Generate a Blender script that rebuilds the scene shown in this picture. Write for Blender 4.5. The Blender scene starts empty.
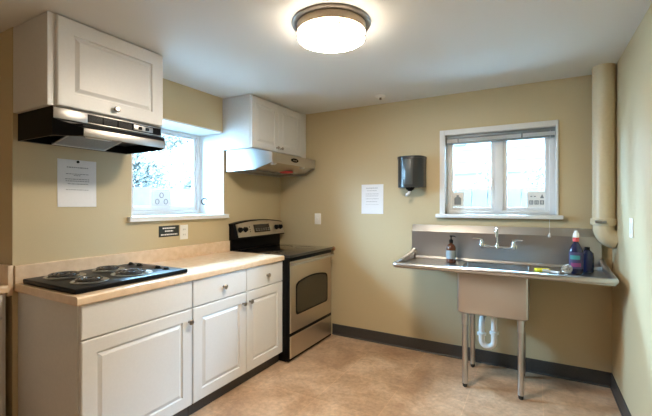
import bpy, bmesh, math, random
from mathutils import Vector, Matrix
random.seed(7)
PI = math.pi
C = bpy.context.scene.collection
sc = bpy.context.scene

# ---------------------------------------------------------------- camera, world, exposure
YAW = math.atan(209 / 373)
cd = bpy.data.cameras.new('camera'); cam = bpy.data.objects.new('camera', cd); C.objects.link(cam)
cam.location = (0, 0, 1.35); cam.rotation_euler = (PI / 2, 0, YAW)
cd.sensor_width = 36; cd.lens = 373 / 652 * 36; cd.shift_y = -3.5 / 652; cd.clip_start = 0.02
sc.camera = cam
sc.view_settings.view_transform = 'Standard'; sc.view_settings.look = 'None'
sc.view_settings.exposure = 0.85; sc.view_settings.gamma = 1.0; sc.view_settings.use_curve_mapping = False
SKY = 44.0; LAMP = 70.0; REAR_FILL = 8.0
w = bpy.data.worlds.new('overcast_sky'); sc.world = w; w.use_nodes = True
bgn = w.node_tree.nodes['Background']
bgn.inputs[0].default_value = (0.37, 0.675, 1.0, 1); bgn.inputs[1].default_value = SKY
_nt = w.node_tree      # overcast sky: brighter overhead than at the horizon
_tc = _nt.nodes.new('ShaderNodeTexCoord'); _sp = _nt.nodes.new('ShaderNodeSeparateXYZ'); _mr = _nt.nodes.new('ShaderNodeMapRange')
_mr.inputs[1].default_value = 0.0; _mr.inputs[2].default_value = 1.0; _mr.inputs[3].default_value = SKY * 0.68; _mr.inputs[4].default_value = SKY * 3.0
_nt.links.new(_tc.outputs['Generated'], _sp.inputs[0]); _nt.links.new(_sp.outputs[2], _mr.inputs[0]); _nt.links.new(_mr.outputs[0], bgn.inputs[1])
try:
    sc.cycles.max_bounces = 12; sc.cycles.diffuse_bounces = 6; sc.cycles.sample_clamp_indirect = 6
    sc.cycles.use_denoising = True; sc.cycles.caustics_reflective = False
except Exception: pass

def portal(loc, rot, sx, sy):
    l = bpy.data.lights.new('daylight_portal', 'AREA'); l.shape = 'RECTANGLE'; l.size = sx; l.size_y = sy
    l.cycles.is_portal = True
    o = bpy.data.objects.new('daylight_portal', l); C.objects.link(o); o.location = loc; o.rotation_euler = rot
portal((-2.9, 2.1, 1.65), (0, -PI / 2, 0), 0.8, 0.95)      # left window, facing +x
portal((-0.29, 3.56, 1.64), (-PI / 2, 0, 0), 0.9, 0.75)    # back window, facing -y

# ---------------------------------------------------------------- materials
def mat(name, col, rough=0.5, metal=0.0, **k):
    m = bpy.data.materials.new(name); m.use_nodes = True; nt = m.node_tree; b = nt.nodes['Principled BSDF']
    b.inputs['Base Color'].default_value = (*col, 1); b.inputs['Roughness'].default_value = rough; b.inputs['Metallic'].default_value = metal
    if k.get('coat'): b.inputs['Coat Weight'].default_value = k['coat']
    if k.get('spec') is not None: b.inputs['Specular IOR Level'].default_value = k['spec']
    if k.get('emit'):
        b.inputs['Emission Color'].default_value = (*k['emit'], 1); b.inputs['Emission Strength'].default_value = k['power']
    if k.get('trans'): b.inputs['Transmission Weight'].default_value = k['trans']
    tc = nt.nodes.new('ShaderNodeTexCoord')
    sc_ = k.get('scale', 40.0); mp = nt.nodes.new('ShaderNodeMapping'); mp.inputs['Scale'].default_value = k.get('stretch', (1, 1, 1))
    nt.links.new(tc.outputs['Object'], mp.inputs[0])
    n = nt.nodes.new('ShaderNodeTexNoise'); n.inputs['Scale'].default_value = sc_; n.inputs['Detail'].default_value = k.get('detail', 3)
    nt.links.new(mp.outputs[0], n.inputs['Vector'])
    if k.get('vary', 0) > 0:
        v = k['vary']; c2 = k.get('col2')
        r = nt.nodes.new('ShaderNodeValToRGB')
        a = tuple(c * (1 - v) for c in col); e = c2 or tuple(min(1, c * (1 + v)) for c in col)
        r.color_ramp.elements[0].position = 0.35; r.color_ramp.elements[0].color = (*a, 1)
        r.color_ramp.elements[1].position = 0.65; r.color_ramp.elements[1].color = (*e, 1)
        nt.links.new(n.outputs[0], r.inputs[0]); nt.links.new(r.outputs[0], b.inputs['Base Color'])
    if k.get('bump', 0) > 0:
        bp = nt.nodes.new('ShaderNodeBump'); bp.inputs['Strength'].default_value = k['bump']; bp.inputs['Distance'].default_value = k.get('bdist', 0.002)
        nt.links.new(n.outputs[0], bp.inputs['Height']); nt.links.new(bp.outputs[0], b.inputs['Normal'])
    if k.get('rvary'):
        mr = nt.nodes.new('ShaderNodeMapRange'); mr.inputs[3].default_value = rough - k['rvary']; mr.inputs[4].default_value = rough + k['rvary']
        nt.links.new(n.outputs[0], mr.inputs[0]); nt.links.new(mr.outputs[0], b.inputs['Roughness'])
    return m

WALLC = (0.54, 0.44, 0.27)
M = {}
M['wall'] = mat('tan_wall_paint', WALLC, 0.48, scale=260, bump=0.15, bdist=0.0004, vary=0.015, spec=0.45)
M['ceil'] = mat('ceiling_paint', (0.71, 0.72, 0.72), 0.6, scale=200, bump=0.15, bdist=0.0006, vary=0.012)
M['trim'] = mat('white_trim_paint', (0.76, 0.77, 0.77), 0.45, scale=60, bump=0.05)
M['base'] = mat('dark_vinyl_base', (0.045, 0.042, 0.040), 0.45, scale=80, vary=0.1)
M['cab'] = mat('white_thermofoil', (0.70, 0.70, 0.705), 0.38, scale=90, vary=0.012, bump=0.03)
M['cabside'] = mat('cabinet_side_laminate', (0.64, 0.635, 0.63), 0.5, scale=70, vary=0.02)
M['gap'] = mat('dark_cabinet_shadow_board', (0.09, 0.075, 0.06), 0.7, vary=0.1)
M['lam'] = mat('beige_laminate', (0.70, 0.52, 0.35), 0.24, scale=22, detail=5, vary=0.05, col2=(0.745, 0.575, 0.405))
M['steel'] = mat('stainless_steel', (0.55, 0.54, 0.53), 0.28, 1.0)
M['steelx'] = mat('brushed_stainless_steel', (0.50, 0.48, 0.46), 0.30, 1.0)
M['stove_steel'] = mat('warm_stainless_steel', (0.62, 0.55, 0.45), 0.36, 1.0)
M['hoodsteel'] = mat('dull_stainless_steel', (0.34, 0.32, 0.30), 0.38, 1.0)
M['chrome'] = mat('polished_chrome', (0.8, 0.8, 0.8), 0.10, 1.0)
M['nickel'] = mat('brushed_nickel', (0.33, 0.30, 0.27), 0.28, 1.0)
M['black'] = mat('black_enamel', (0.006, 0.006, 0.007), 0.35, spec=0.08)
M['blackm'] = mat('matt_black_enamel', (0.006, 0.006, 0.006), 0.6, spec=0.15)
M['glassblk'] = mat('black_ceramic_glass', (0.008, 0.008, 0.009), 0.06, coat=0.5)
M['ovenglass'] = mat('dark_oven_glass', (0.035, 0.028, 0.016), 0.12)
M['drip'] = mat('dulled_drip_pan', (0.42, 0.40, 0.37), 0.35, 0.9)
M['coil'] = mat('burner_coil_iron', (0.03, 0.03, 0.032), 0.25, 0.0, spec=0.9)
M['grille'] = mat('dark_mesh_grille', (0.03, 0.028, 0.026), 0.6, scale=400, vary=0.4)
M['filter'] = mat('aluminium_filter_mesh', (0.30, 0.31, 0.32), 0.45, 0.8, scale=350, bump=0.5, vary=0.15)
M['lens'] = mat('frosted_lamp_lens', (0.75, 0.76, 0.76), 0.3, scale=50)
M['red'] = mat('red_round_sticker', (0.75, 0.05, 0.06), 0.4)
M['paper'] = mat('white_paper', (0.78, 0.78, 0.80), 0.8, scale=50, vary=0.01)
M['ink'] = mat('grey_print', (0.28, 0.28, 0.31), 0.8)
M['inkb'] = mat('black_print', (0.03, 0.03, 0.035), 0.8)
M['plate'] = mat('white_plastic_plate', (0.84, 0.84, 0.82), 0.35)
M['signb'] = mat('black_sign_plastic', (0.015, 0.02, 0.017), 0.4)
M['smoke'] = mat('smoky_grey_plastic', (0.030, 0.034, 0.036), 0.3, coat=0.1)
M['smokeface'] = mat('smoky_translucent_cover', (0.075, 0.085, 0.088), 0.3, coat=0.1)
M['pvc'] = mat('white_pvc', (0.80, 0.80, 0.78), 0.35)
M['rubber'] = mat('black_rubber', (0.02, 0.02, 0.02), 0.6)
M['amber'] = mat('amber_bottle_plastic', (0.085, 0.022, 0.008), 0.15, coat=0.3)
M['label'] = mat('pale_bottle_label', (0.30, 0.36, 0.39), 0.5, scale=40, vary=0.05)
M['indigo'] = mat('dark_blue_soap', (0.012, 0.018, 0.06), 0.12, coat=0.5)
M['teal'] = mat('teal_label_print', (0.06, 0.30, 0.30), 0.4)
M['pink'] = mat('pink_label_print', (0.30, 0.06, 0.18), 0.4)
M['plum'] = mat('dark_plum_label', (0.06, 0.05, 0.13), 0.4)
M['capred'] = mat('coral_red_collar', (0.70, 0.10, 0.10), 0.35)
M['yellow'] = mat('yellow_sponge', (0.75, 0.72, 0.05), 0.9, scale=150, bump=0.6, vary=0.1)
M['scrub'] = mat('steel_wool_wire', (0.50, 0.47, 0.42), 0.35, 0.9)
M['bronze'] = mat('dark_bronze_metal', (0.20, 0.17, 0.14), 0.4, 0.6)
M['ringm'] = mat('dark_trim_ring', (0.10, 0.08, 0.06), 0.4, 0.4)
M['lampband'] = mat('satin_tan_metal', (0.55, 0.43, 0.30), 0.4, 0.3)
M['diffuser'] = mat('glowing_opal_glass', (0.9, 0.9, 0.88), 0.4, emit=(1.0, 0.87, 0.70), power=LAMP)
M['rimglow'] = mat('softly_glowing_opal_rim', (0.9, 0.9, 0.88), 0.4, emit=(1.0, 0.86, 0.68), power=26.0)
M['fill_diffuser'] = mat('rear_fill_glow', (0.9, 0.9, 0.88), 0.4, emit=(1.0, 0.80, 0.58), power=REAR_FILL)
M['pipe'] = mat('cream_painted_pipe', (0.60, 0.50, 0.33), 0.35, scale=60, vary=0.02)
M['vinyl'] = mat('white_vinyl_window_frame', (0.78, 0.80, 0.81), 0.4)
M['blindm'] = mat('grey_blind_metal', (0.22, 0.25, 0.27), 0.4, 0.2)
M['slat'] = mat('pale_blind_slats', (0.75, 0.78, 0.80), 0.5)
M['brass'] = mat('aged_brass', (0.30, 0.14, 0.06), 0.4, 0.6)
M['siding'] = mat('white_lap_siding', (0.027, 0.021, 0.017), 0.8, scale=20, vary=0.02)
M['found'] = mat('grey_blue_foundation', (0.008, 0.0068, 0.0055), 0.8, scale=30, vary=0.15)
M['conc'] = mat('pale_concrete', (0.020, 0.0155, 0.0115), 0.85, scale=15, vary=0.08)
M['soil'] = mat('pale_gravel', (0.80, 0.80, 0.78), 0.9, scale=10, vary=0.3)
M['leaf'] = mat('shrub_leaf', (0.028, 0.0235, 0.017), 0.7, scale=4, vary=0.35)
M['leaf2'] = mat('tree_leaf', (0.036, 0.030, 0.022), 0.7, scale=4, vary=0.35)
M['bark'] = mat('bark', (0.04, 0.03, 0.025), 0.9, scale=30, vary=0.2)

def glass():
    m = bpy.data.materials.new('window_glass'); m.use_nodes = True; nt = m.node_tree; nt.nodes.clear()
    o = nt.nodes.new('ShaderNodeOutputMaterial'); mx = nt.nodes.new('ShaderNodeMixShader'); t = nt.nodes.new('ShaderNodeBsdfTransparent')
    g = nt.nodes.new('ShaderNodeBsdfGlossy'); g.inputs['Roughness'].default_value = 0.02; f = nt.nodes.new('ShaderNodeFresnel'); f.inputs[0].default_value = 1.25
    t.inputs[0].default_value = (0.97, 0.99, 0.985, 1)
    nt.links.new(f.outputs[0], mx.inputs[0]); nt.links.new(t.outputs[0], mx.inputs[1]); nt.links.new(g.outputs[0], mx.inputs[2]); nt.links.new(mx.outputs[0], o.inputs[0])
    return m
M['glass'] = glass()

def floor_mat():
    m = bpy.data.materials.new('tan_mottled_sheet_vinyl'); m.use_nodes = True; nt = m.node_tree; b = nt.nodes['Principled BSDF']
    L = nt.links.new
    tc = nt.nodes.new('ShaderNodeTexCoord')
    n1 = nt.nodes.new('ShaderNodeTexNoise'); n1.inputs['Scale'].default_value = 3.2; n1.inputs['Detail'].default_value = 7; n1.inputs['Roughness'].default_value = 0.62; n1.inputs['Distortion'].default_value = 0.6
    n2 = nt.nodes.new('ShaderNodeTexNoise'); n2.inputs['Scale'].default_value = 32; n2.inputs['Detail'].default_value = 6; n2.inputs['Roughness'].default_value = 0.7
    L(tc.outputs['Object'], n1.inputs['Vector']); L(tc.outputs['Object'], n2.inputs['Vector'])
    r = nt.nodes.new('ShaderNodeValToRGB'); e = r.color_ramp.elements
    e[0].position = 0.34; e[0].color = (0.46, 0.27, 0.155, 1); e[1].position = 0.66; e[1].color = (0.78, 0.58, 0.42, 1)
    k = e.new(0.5); k.color = (0.62, 0.41, 0.26, 1)
    L(n1.outputs[0], r.inputs[0])
    r2 = nt.nodes.new('ShaderNodeValToRGB'); e = r2.color_ramp.elements
    e[0].position = 0.32; e[0].color = (0.62, 0.60, 0.58, 1); e[1].position = 0.6; e[1].color = (1, 1, 1, 1)
    L(n2.outputs[0], r2.inputs[0])
    mx = nt.nodes.new('ShaderNodeMix'); mx.data_type = 'RGBA'; mx.blend_type = 'MULTIPLY'; mx.inputs[0].default_value = 0.75
    L(r.outputs[0], mx.inputs[6]); L(r2.outputs[0], mx.inputs[7])
    br = nt.nodes.new('ShaderNodeTexBrick'); br.offset = 0.0; br.inputs['Scale'].default_value = 1.0
    br.inputs['Brick Width'].default_value = 0.46; br.inputs['Row Height'].default_value = 0.46; br.inputs['Mortar Size'].default_value = 0.004; br.inputs['Mortar Smooth'].default_value = 0.6
    br.inputs['Color1'].default_value = (1, 1, 1, 1); br.inputs['Color2'].default_value = (0.90, 0.88, 0.86, 1); br.inputs['Mortar'].default_value = (1.12, 1.10, 1.06, 1)
    L(tc.outputs['Object'], br.inputs['Vector'])
    m2 = nt.nodes.new('ShaderNodeMix'); m2.data_type = 'RGBA'; m2.blend_type = 'MULTIPLY'; m2.inputs[0].default_value = 1
    L(mx.outputs[2], m2.inputs[6]); L(br.outputs[0], m2.inputs[7]); L(m2.outputs[2], b.inputs['Base Color'])
    b.inputs['Roughness'].default_value = 0.5; b.inputs['Specular IOR Level'].default_value = 0.6; b.inputs['Coat Weight'].default_value = 0.8; b.inputs['Coat Roughness'].default_value = 0.42; b.inputs['Coat IOR'].default_value = 1.7
    bp = nt.nodes.new('ShaderNodeBump'); bp.inputs['Strength'].default_value = 0.35; bp.inputs['Distance'].default_value = 0.002
    L(n2.outputs[0], bp.inputs['Height']); L(bp.outputs[0], b.inputs['Normal'])
    return m
M['floor'] = floor_mat()

# ---------------------------------------------------------------- mesh helpers
class B:
    """collects shapes in world coordinates"""
    def __init__(s): s.bm = bmesh.new()
    def box(s, x0, x1, y0, y1, z0, z1, bev=0.0, seg=2):
        t = bmesh.new(); bmesh.ops.create_cube(t, size=1)
        for v in t.verts: v.co = Vector(((x0 + x1) / 2 + v.co.x * (x1 - x0), (y0 + y1) / 2 + v.co.y * (y1 - y0), (z0 + z1) / 2 + v.co.z * (z1 - z0)))
        if bev > 0: bmesh.ops.bevel(t, geom=t.edges[:], offset=bev, segments=seg, affect='EDGES', profile=0.5)
        s.merge(t); return s
    def merge(s, t):
        me = bpy.data.meshes.new('t'); t.to_mesh(me); t.free(); s.bm.from_mesh(me); bpy.data.meshes.remove(me)
    def prism(s, pts, axis, a0, a1, bev=0.0):
        """polygon pts given in the two other axes (cyclic order after axis), extruded along axis"""
        t = bmesh.new()
        def P(p, a):
            if axis == 'x': return (a, p[0], p[1])
            if axis == 'y': return (p[0], a, p[1])
            return (p[0], p[1], a)
        v0 = [t.verts.new(P(p, a0)) for p in pts]; v1 = [t.verts.new(P(p, a1)) for p in pts]
        n = len(pts)
        t.faces.new(v0); t.faces.new(list(reversed(v1)))
        for i in range(n): t.faces.new((v0[i], v0[(i + 1) % n], v1[(i + 1) % n], v1[i]))
        bmesh.ops.recalc_face_normals(t, faces=t.faces[:])
        if bev > 0: bmesh.ops.bevel(t, geom=t.edges[:], offset=bev, segments=2, affect='EDGES', profile=0.5)
        s.merge(t); return s
    def poly(s, verts, faces):
        t = bmesh.new(); vs = [t.verts.new(v) for v in verts]
        for f in faces: t.faces.new([vs[i] for i in f])
        bmesh.ops.recalc_face_normals(t, faces=t.faces[:]); s.merge(t); return s
    def lathe(s, c, prof, axis=(0, 0, 1), seg=24, closed=True):
        """prof: list of (radius, height along axis)"""
        a = Vector(axis).normalized(); u = a.orthogonal().normalized(); v = a.cross(u); c = Vector(c); t = bmesh.new(); rings = []
        for r, h in prof:
            if r < 1e-6: rings.append([t.verts.new(c + a * h)])
            else: rings.append([t.verts.new(c + a * h + (u * math.cos(2 * PI * i / seg) + v * math.sin(2 * PI * i / seg)) * r) for i in range(seg)])
        for A, Bq in zip(rings, rings[1:]):
            for i in range(seg):
                j = (i + 1) % seg
                if len(A) == 1 and len(Bq) == 1: continue
                if len(A) == 1: t.faces.new((A[0], Bq[i], Bq[j]))
                elif len(Bq) == 1: t.faces.new((A[i], A[j], Bq[0]))
                else: t.faces.new((A[i], A[j], Bq[j], Bq[i]))
        if closed:
            for R in (rings[0], rings[-1]):
                if len(R) > 1: t.faces.new(R)
        bmesh.ops.recalc_face_normals(t, faces=t.faces[:]); s.merge(t); return s
    def cyl(s, p0, p1, r, r1=None, seg=20):
        p0 = Vector(p0); p1 = Vector(p1); return s.lathe(p0, [(r, 0), (r if r1 is None else r1, (p1 - p0).length)], p1 - p0, seg)
    def tube(s, pts, r, seg=10, closed=False):
        pts = [Vector(p) for p in pts]; t = bmesh.new(); rings = []; n = len(pts)
        T0 = (pts[1] - pts[0]).normalized(); u = T0.orthogonal().normalized()
        for i, p in enumerate(pts):
            if closed: T = (pts[(i + 1) % n] - pts[i - 1]).normalized()
            elif i == 0: T = T0
            elif i == n - 1: T = (pts[-1] - pts[-2]).normalized()
            else: T = (pts[i + 1] - pts[i - 1]).normalized()
            u = (u - T * u.dot(T)).normalized(); v = T.cross(u)
            rr = r[i] if isinstance(r, (list, tuple)) else r
            rings.append([t.verts.new(p + (u * math.cos(2 * PI * k / seg) + v * math.sin(2 * PI * k / seg)) * rr) for k in range(seg)])
        for i in range(n if closed else n - 1):
            A = rings[i]; D = rings[(i + 1) % n]
            for k in range(seg): t.faces.new((A[k], A[(k + 1) % seg], D[(k + 1) % seg], D[k]))
        if not closed: t.faces.new(rings[0]); t.faces.new(rings[-1])
        bmesh.ops.recalc_face_normals(t, faces=t.faces[:]); s.merge(t); return s
    def panel(s, o, u, v, W, H, rings, back):
        """raised panel: rings of (inset, depth along the normal), filled in the middle, closed to the back"""
        o = Vector(o); u = Vector(u); v = Vector(v); n = u.cross(v); t = bmesh.new(); R = []
        for ins, dep in [(0, -back)] + rings:
            R.append([t.verts.new(o + u * a + v * b + n * dep) for a, b in ((ins, ins), (W - ins, ins), (W - ins, H - ins), (ins, H - ins))])
        for A, D in zip(R, R[1:]):
            for i in range(4): t.faces.new((A[i], A[(i + 1) % 4], D[(i + 1) % 4], D[i]))
        t.faces.new(R[-1]); t.faces.new(R[0][::-1])
        bmesh.ops.recalc_face_normals(t, faces=t.faces[:]); s.merge(t); return s

def obj(name, b, m, parent=None, smooth=True, ang=35, label=None):
    bm = b.bm
    root = parent
    while root is not None and root.parent is not None: root = root.parent
    if root is not None: org = Vector(root.location)
    else:
        xs = [v.co.x for v in bm.verts]; ys = [v.co.y for v in bm.verts]; zs = [v.co.z for v in bm.verts]
        org = Vector(((min(xs) + max(xs)) / 2, (min(ys) + max(ys)) / 2, min(zs)))
    if root is not None and root.get('_keep'): org = Vector((0, 0, 0))
    for v in bm.verts: v.co -= org
    me = bpy.data.meshes.new(name); bm.to_mesh(me); bm.free()
    if smooth:
        for p in me.polygons: p.use_smooth = True
        me.set_sharp_from_angle(angle=math.radians(ang))
    mats = m if isinstance(m, list) else [m]
    for q in mats: me.materials.append(M[q])
    o = bpy.data.objects.new(name, me); C.objects.link(o)
    if parent is None: o.location = org
    else: o.parent = parent
    if label: o['label'] = label
    return o
def thing(name, loc, label, cat, group=None):
    o = bpy.data.objects.new(name, None); o.empty_display_size = 0.05; C.objects.link(o); o.location = loc
    o['label'] = label; o['category'] = cat
    if group: o['group'] = group
    return o
def tag(o, label, cat, group=None):
    o['label'] = label; o['category'] = cat
    if group: o['group'] = group
    return o
def struct(name, b, m, parent=None, **k):
    o = obj(name, b, m, parent, **k)
    if parent is None: o['kind'] = 'structure'
    return o

# ---------------------------------------------------------------- room shell
LX, BY, RX, H = -2.51, 3.425, 0.494, 2.327
LX2, RY0, REAR = -3.16, 0.948, -2.6
WT = 0.36
struct('floor', B().box(LX2 - .2, RX + .2, REAR - .2, BY + .15, -0.1, 0), 'floor')
struct('ceiling', B().box(LX2 - .4, RX + .4, REAR - .2, BY + .3, H, H + 0.12), 'ceil')
# left wall with a deep window opening
wy0, wy1, wz0, wz1 = 1.64, 2.55, 1.235, 2.02
b = B()
b.box(LX - WT, LX, RY0, wy0, 0, H).box(LX - WT, LX, wy1, BY + .15, 0, H).box(LX - WT, LX, wy0, wy1, 0, wz0).box(LX - WT, LX, wy0, wy1, wz1, H)
b.box(LX2 - .2, LX - WT, RY0, RY0 + 0.12, 0, H)
struct('wall_left', b, 'wall')
struct('wall_left_recess', B().box(LX2 - .2, LX2, REAR, RY0, 0, H), 'wall')
# back wall with window opening
bx0, bx1, bz0, bz1 = -0.70, 0.145, 1.262, 1.965
b = B()
b.box(LX, bx0, BY, BY + .15, 0, H).box(bx1, RX + .15, BY, BY + .15, 0, H).box(bx0, bx1, BY, BY + .15, 0, bz0).box(bx0, bx1, BY, BY + .15, bz1, H)
struct('wall_back', b, 'wall')
struct('wall_right', B().box(RX, RX + .15, REAR, BY, 0, H), 'wall')
struct('wall_rear', B().box(LX2 - .2, RX + .15, REAR - .15, REAR, 0, H), 'wall')
d1 = bpy.data.objects.new('reflector_door', None); C.objects.link(d1); d1.location = (-2.2, REAR, 0); d1['kind'] = 'structure'  # unseen white door, added to brighten reflections in the sink steel
b = B().box(-2.62, -1.78, REAR + .001, REAR + .036, .006, 2.03, .002)
for q in ((-2.52, .20, .72), (-2.14, .20, .72), (-2.52, 1.05, .85), (-2.14, 1.05, .85)): b.box(q[0], q[0] + .26, REAR + .036, REAR + .044, q[1], q[1] + q[2], .004)
obj('reflector_door_leaf', b, 'trim', d1)
obj('reflector_door_casing', B().box(-2.70, -2.625, REAR + .001, REAR + .02, 0, 2.11, .003).box(-1.775, -1.70, REAR + .001, REAR + .02, 0, 2.11, .003).box(-2.70, -1.70, REAR + .001, REAR + .021, 2.035, 2.11, .003), 'trim', d1)
obj('reflector_door_knob', B().lathe((-1.85, REAR + .036, 1.0), [(.03, 0), (.03, .006), (.011, .010), (.011, .03), (.026, .04), (.028, .055), (.018, .066), (0, .068)], (0, 1, 0), 20), 'nickel', d1)
def basep(axis, a0, a1, pos, sgn):
    pr = [(pos, 0), (pos + sgn * .012, 0), (pos + sgn * .010, .006), (pos + sgn * .005, .012), (pos + sgn * .005, .108), (pos + sgn * .002, .112), (pos, .112)]
    if axis == 'x': return B().prism([(p[0], p[1]) for p in pr], 'x', a0, a1)
    return B().prism([(p[0], p[1]) for p in pr], 'y', a0, a1)
struct('baseboard_back', basep('x', -1.84, RX - .006, BY, -1), 'base')
struct('baseboard_right', basep('y', REAR, BY - .0005, RX, -1), 'base')
# --- left window: white liner boards, stool, frame, glass
t = .012
b = B().box(LX - WT + .0, LX + .001, wy0 - .0, wy0 + t, wz0, wz1).box(LX - WT, LX + .001, wy1 - t, wy1, wz0, wz1).box(LX - WT, LX + .001, wy0, wy1, wz1 - t, wz1)
struct('trim_1', b, 'trim')
b = B().prism([(wy0 - .03, LX - .0), (wy0 - .03, LX + .035), (wy1 + .03, LX + .035), (wy1 + .03, LX), (wy1, LX), (wy1, LX - WT), (wy0, LX - WT), (wy0, LX)], 'z', 0, 1)
for v in b.bm.verts: v.co = Vector((v.co.y, v.co.x, wz0 - .008 + v.co.z * .034))
bmesh.ops.bevel(b.bm, geom=b.bm.edges[:], offset=.004, segments=2, affect='EDGES')
struct('trim_2', b, 'trim')
fx = LX - .33
fy0, fy1, fz0, fz1 = wy0 + t, wy1 - t, wz0 + .027, wz1 - t
w1 = bpy.data.objects.new('window_1', None); C.objects.link(w1); w1.location = (fx, 2.1, fz0); w1['kind'] = 'structure'
def frame_boxes(b, ax, p0, p1, a0, a1, z0, z1, wl, wr, wb, wt_, bev=.004):
    """rectangular frame; ax='x' means plane normal to x between p0,p1"""
    def bb(u0, u1, q0, q1):
        if ax == 'x': b.box(p0, p1, u0, u1, q0, q1, bev)
        else: b.box(u0, u1, p0, p1, q0, q1, bev)
    bb(a0, a0 + wl, z0, z1); bb(a1 - wr, a1, z0, z1); bb(a0 + wl - .001, a1 - wr + .001, z0, z0 + wb); bb(a0 + wl - .001, a1 - wr + .001, z1 - wt_, z1)
b = B(); frame_boxes(b, 'x', fx - .03, fx + .03, fy0, fy1, fz0, fz1, .03, .03, .035, .022)
obj('window_frame', b, 'vinyl', w1)
b = B(); frame_boxes(b, 'x', fx - .02, fx + .012, fy0 + .03, fy1 - .03, fz0 + .035, fz1 - .022, .028, .028, .04, .02)
obj('window_sash', b, 'vinyl', w1)
obj('window_pane', B().box(fx - .008, fx - .002, fy0 + .055, fy1 - .055, fz0 + .07, fz1 - .038), 'glass', w1, smooth=False)
# --- back window: casing, stool, two sashes and a broad mullion
b = B(); frame_boxes(b, 'y', BY - .012, BY + .11, bx0 - .045, bx1 + .015, bz0, bz1 + .045, .046, .016, .004, .046, .003)
struct('trim_3', b, 'trim')
struct('trim_4', B().box(bx0 - .075, bx1 + .045, BY - .05, BY + .07, bz0 - .028, bz0 + .004, .005), 'trim')
w2 = bpy.data.objects.new('window_2', None); C.objects.link(w2); w2.location = (-.28, BY + .09, bz0); w2['kind'] = 'structure'
gy = BY + .085
b = B(); frame_boxes(b, 'y', gy - .02, gy + .03, bx0, bx1, bz0 + .004, bz1, .025, .045, .03, .03)
b.box(-.30, -.235, gy - .024, gy + .03, bz0 + .03, bz1 - .03, .004)
obj('window_frame', b, 'vinyl', w2)
for a0, a1 in ((bx0 + .025, -.30), (-.235, bx1 - .045)):
    b = B(); frame_boxes(b, 'y', gy - .012, gy + .02, a0, a1, bz0 + .034, bz1 - .03, .03, .03, .03, .03)
    f = obj('window_sash', b, 'vinyl', w2)
    obj('window_pane', B().box(a0 + .028, a1 - .028, gy + .002, gy + .007, bz0 + .062, bz1 - .058), 'glass', f, smooth=False)
obj('window_latch', B().box(-.325, -.31, gy - .03, gy - .01, 1.50, 1.56, .004).box(-.33, -.305, gy - .022, gy - .01, 1.47, 1.51, .003), 'vinyl', w2)

# ---------------------------------------------------------------- outside
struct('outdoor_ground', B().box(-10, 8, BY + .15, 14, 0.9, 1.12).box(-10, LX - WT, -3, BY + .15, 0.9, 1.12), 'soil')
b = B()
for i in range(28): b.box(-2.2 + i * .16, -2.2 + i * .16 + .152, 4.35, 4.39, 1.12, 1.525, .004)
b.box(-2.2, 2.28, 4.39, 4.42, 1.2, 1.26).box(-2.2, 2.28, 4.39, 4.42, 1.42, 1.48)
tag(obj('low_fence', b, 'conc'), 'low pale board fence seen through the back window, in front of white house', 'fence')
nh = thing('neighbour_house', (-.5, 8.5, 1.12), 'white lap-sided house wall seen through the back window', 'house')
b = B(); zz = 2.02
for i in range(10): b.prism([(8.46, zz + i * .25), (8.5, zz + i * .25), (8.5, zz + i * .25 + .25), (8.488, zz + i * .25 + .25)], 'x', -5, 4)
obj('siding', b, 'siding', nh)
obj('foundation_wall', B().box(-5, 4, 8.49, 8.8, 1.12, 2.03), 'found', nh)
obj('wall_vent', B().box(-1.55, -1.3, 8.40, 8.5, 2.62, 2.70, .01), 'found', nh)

def bush(name, c, rad, n, leafm, label, cat, group, size=.05, stems=6, trunk_to=None):
    t = thing(name, (c[0], c[1], trunk_to if trunk_to is not None else c[2] - rad[2]), label, cat, group)
    bm = B(); rnd = random.Random(int(abs(c[0] * 977 + c[1] * 131 + c[2] * 17)))
    clumps = []
    for k in range(26):
        d = Vector((rnd.gauss(0, 1), rnd.gauss(0, 1), rnd.gauss(0, 1))).normalized() * rnd.uniform(.35, .95)
        clumps.append(Vector((c[0] + d.x * rad[0], c[1] + d.y * rad[1], c[2] + d.z * rad[2])))
    T = bm.bm
    for i in range(n):
        k = rnd.choice(clumps); r = min(rad) * .38
        p = k + Vector((rnd.gauss(0, r * .6), rnd.gauss(0, r * .6), rnd.gauss(0, r * .6)))
        a = Vector((rnd.gauss(0, 1), rnd.gauss(0, 1), rnd.gauss(0, 1))).normalized(); u = a.orthogonal().normalized(); v = a.cross(u)
        s = size * rnd.uniform(.6, 1.3)
        q = [p - u * s, p + v * s * .42 + a * s * .08, p + u * s, p - v * s * .42 + a * s * .08]
        T.faces.new([T.verts.new(x) for x in q])
    obj('foliage', bm, leafm, t, smooth=False)
    sb = B(); z0 = trunk_to if trunk_to is not None else c[2] - rad[2]
    for k in range(stems):
        e = clumps[k % len(clumps)]
        sb.tube([(c[0] + rnd.uniform(-.05, .05), c[1] + rnd.uniform(-.05, .05), z0), ((c[0] + e.x) / 2, (c[1] + e.y) / 2, (z0 + e.z) / 2), e], [.018, .012, .005], 6)
    obj('stem', sb, 'bark', t)
    return t
bush('garden_shrub', (-.56, 6.2, 1.80), (.26, .25, .50), 420, 'leaf2', 'airy shrub seen in the left pane of the back window', 'shrub', 'shrubs outside the back window', .045, trunk_to=1.12)
bush('garden_shrub', (.12, 6.0, 1.62), (.36, .25, .36), 420, 'leaf2', 'low airy shrub seen in the right pane of the back window', 'shrub', 'shrubs outside the back window', .045, trunk_to=1.12)
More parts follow.
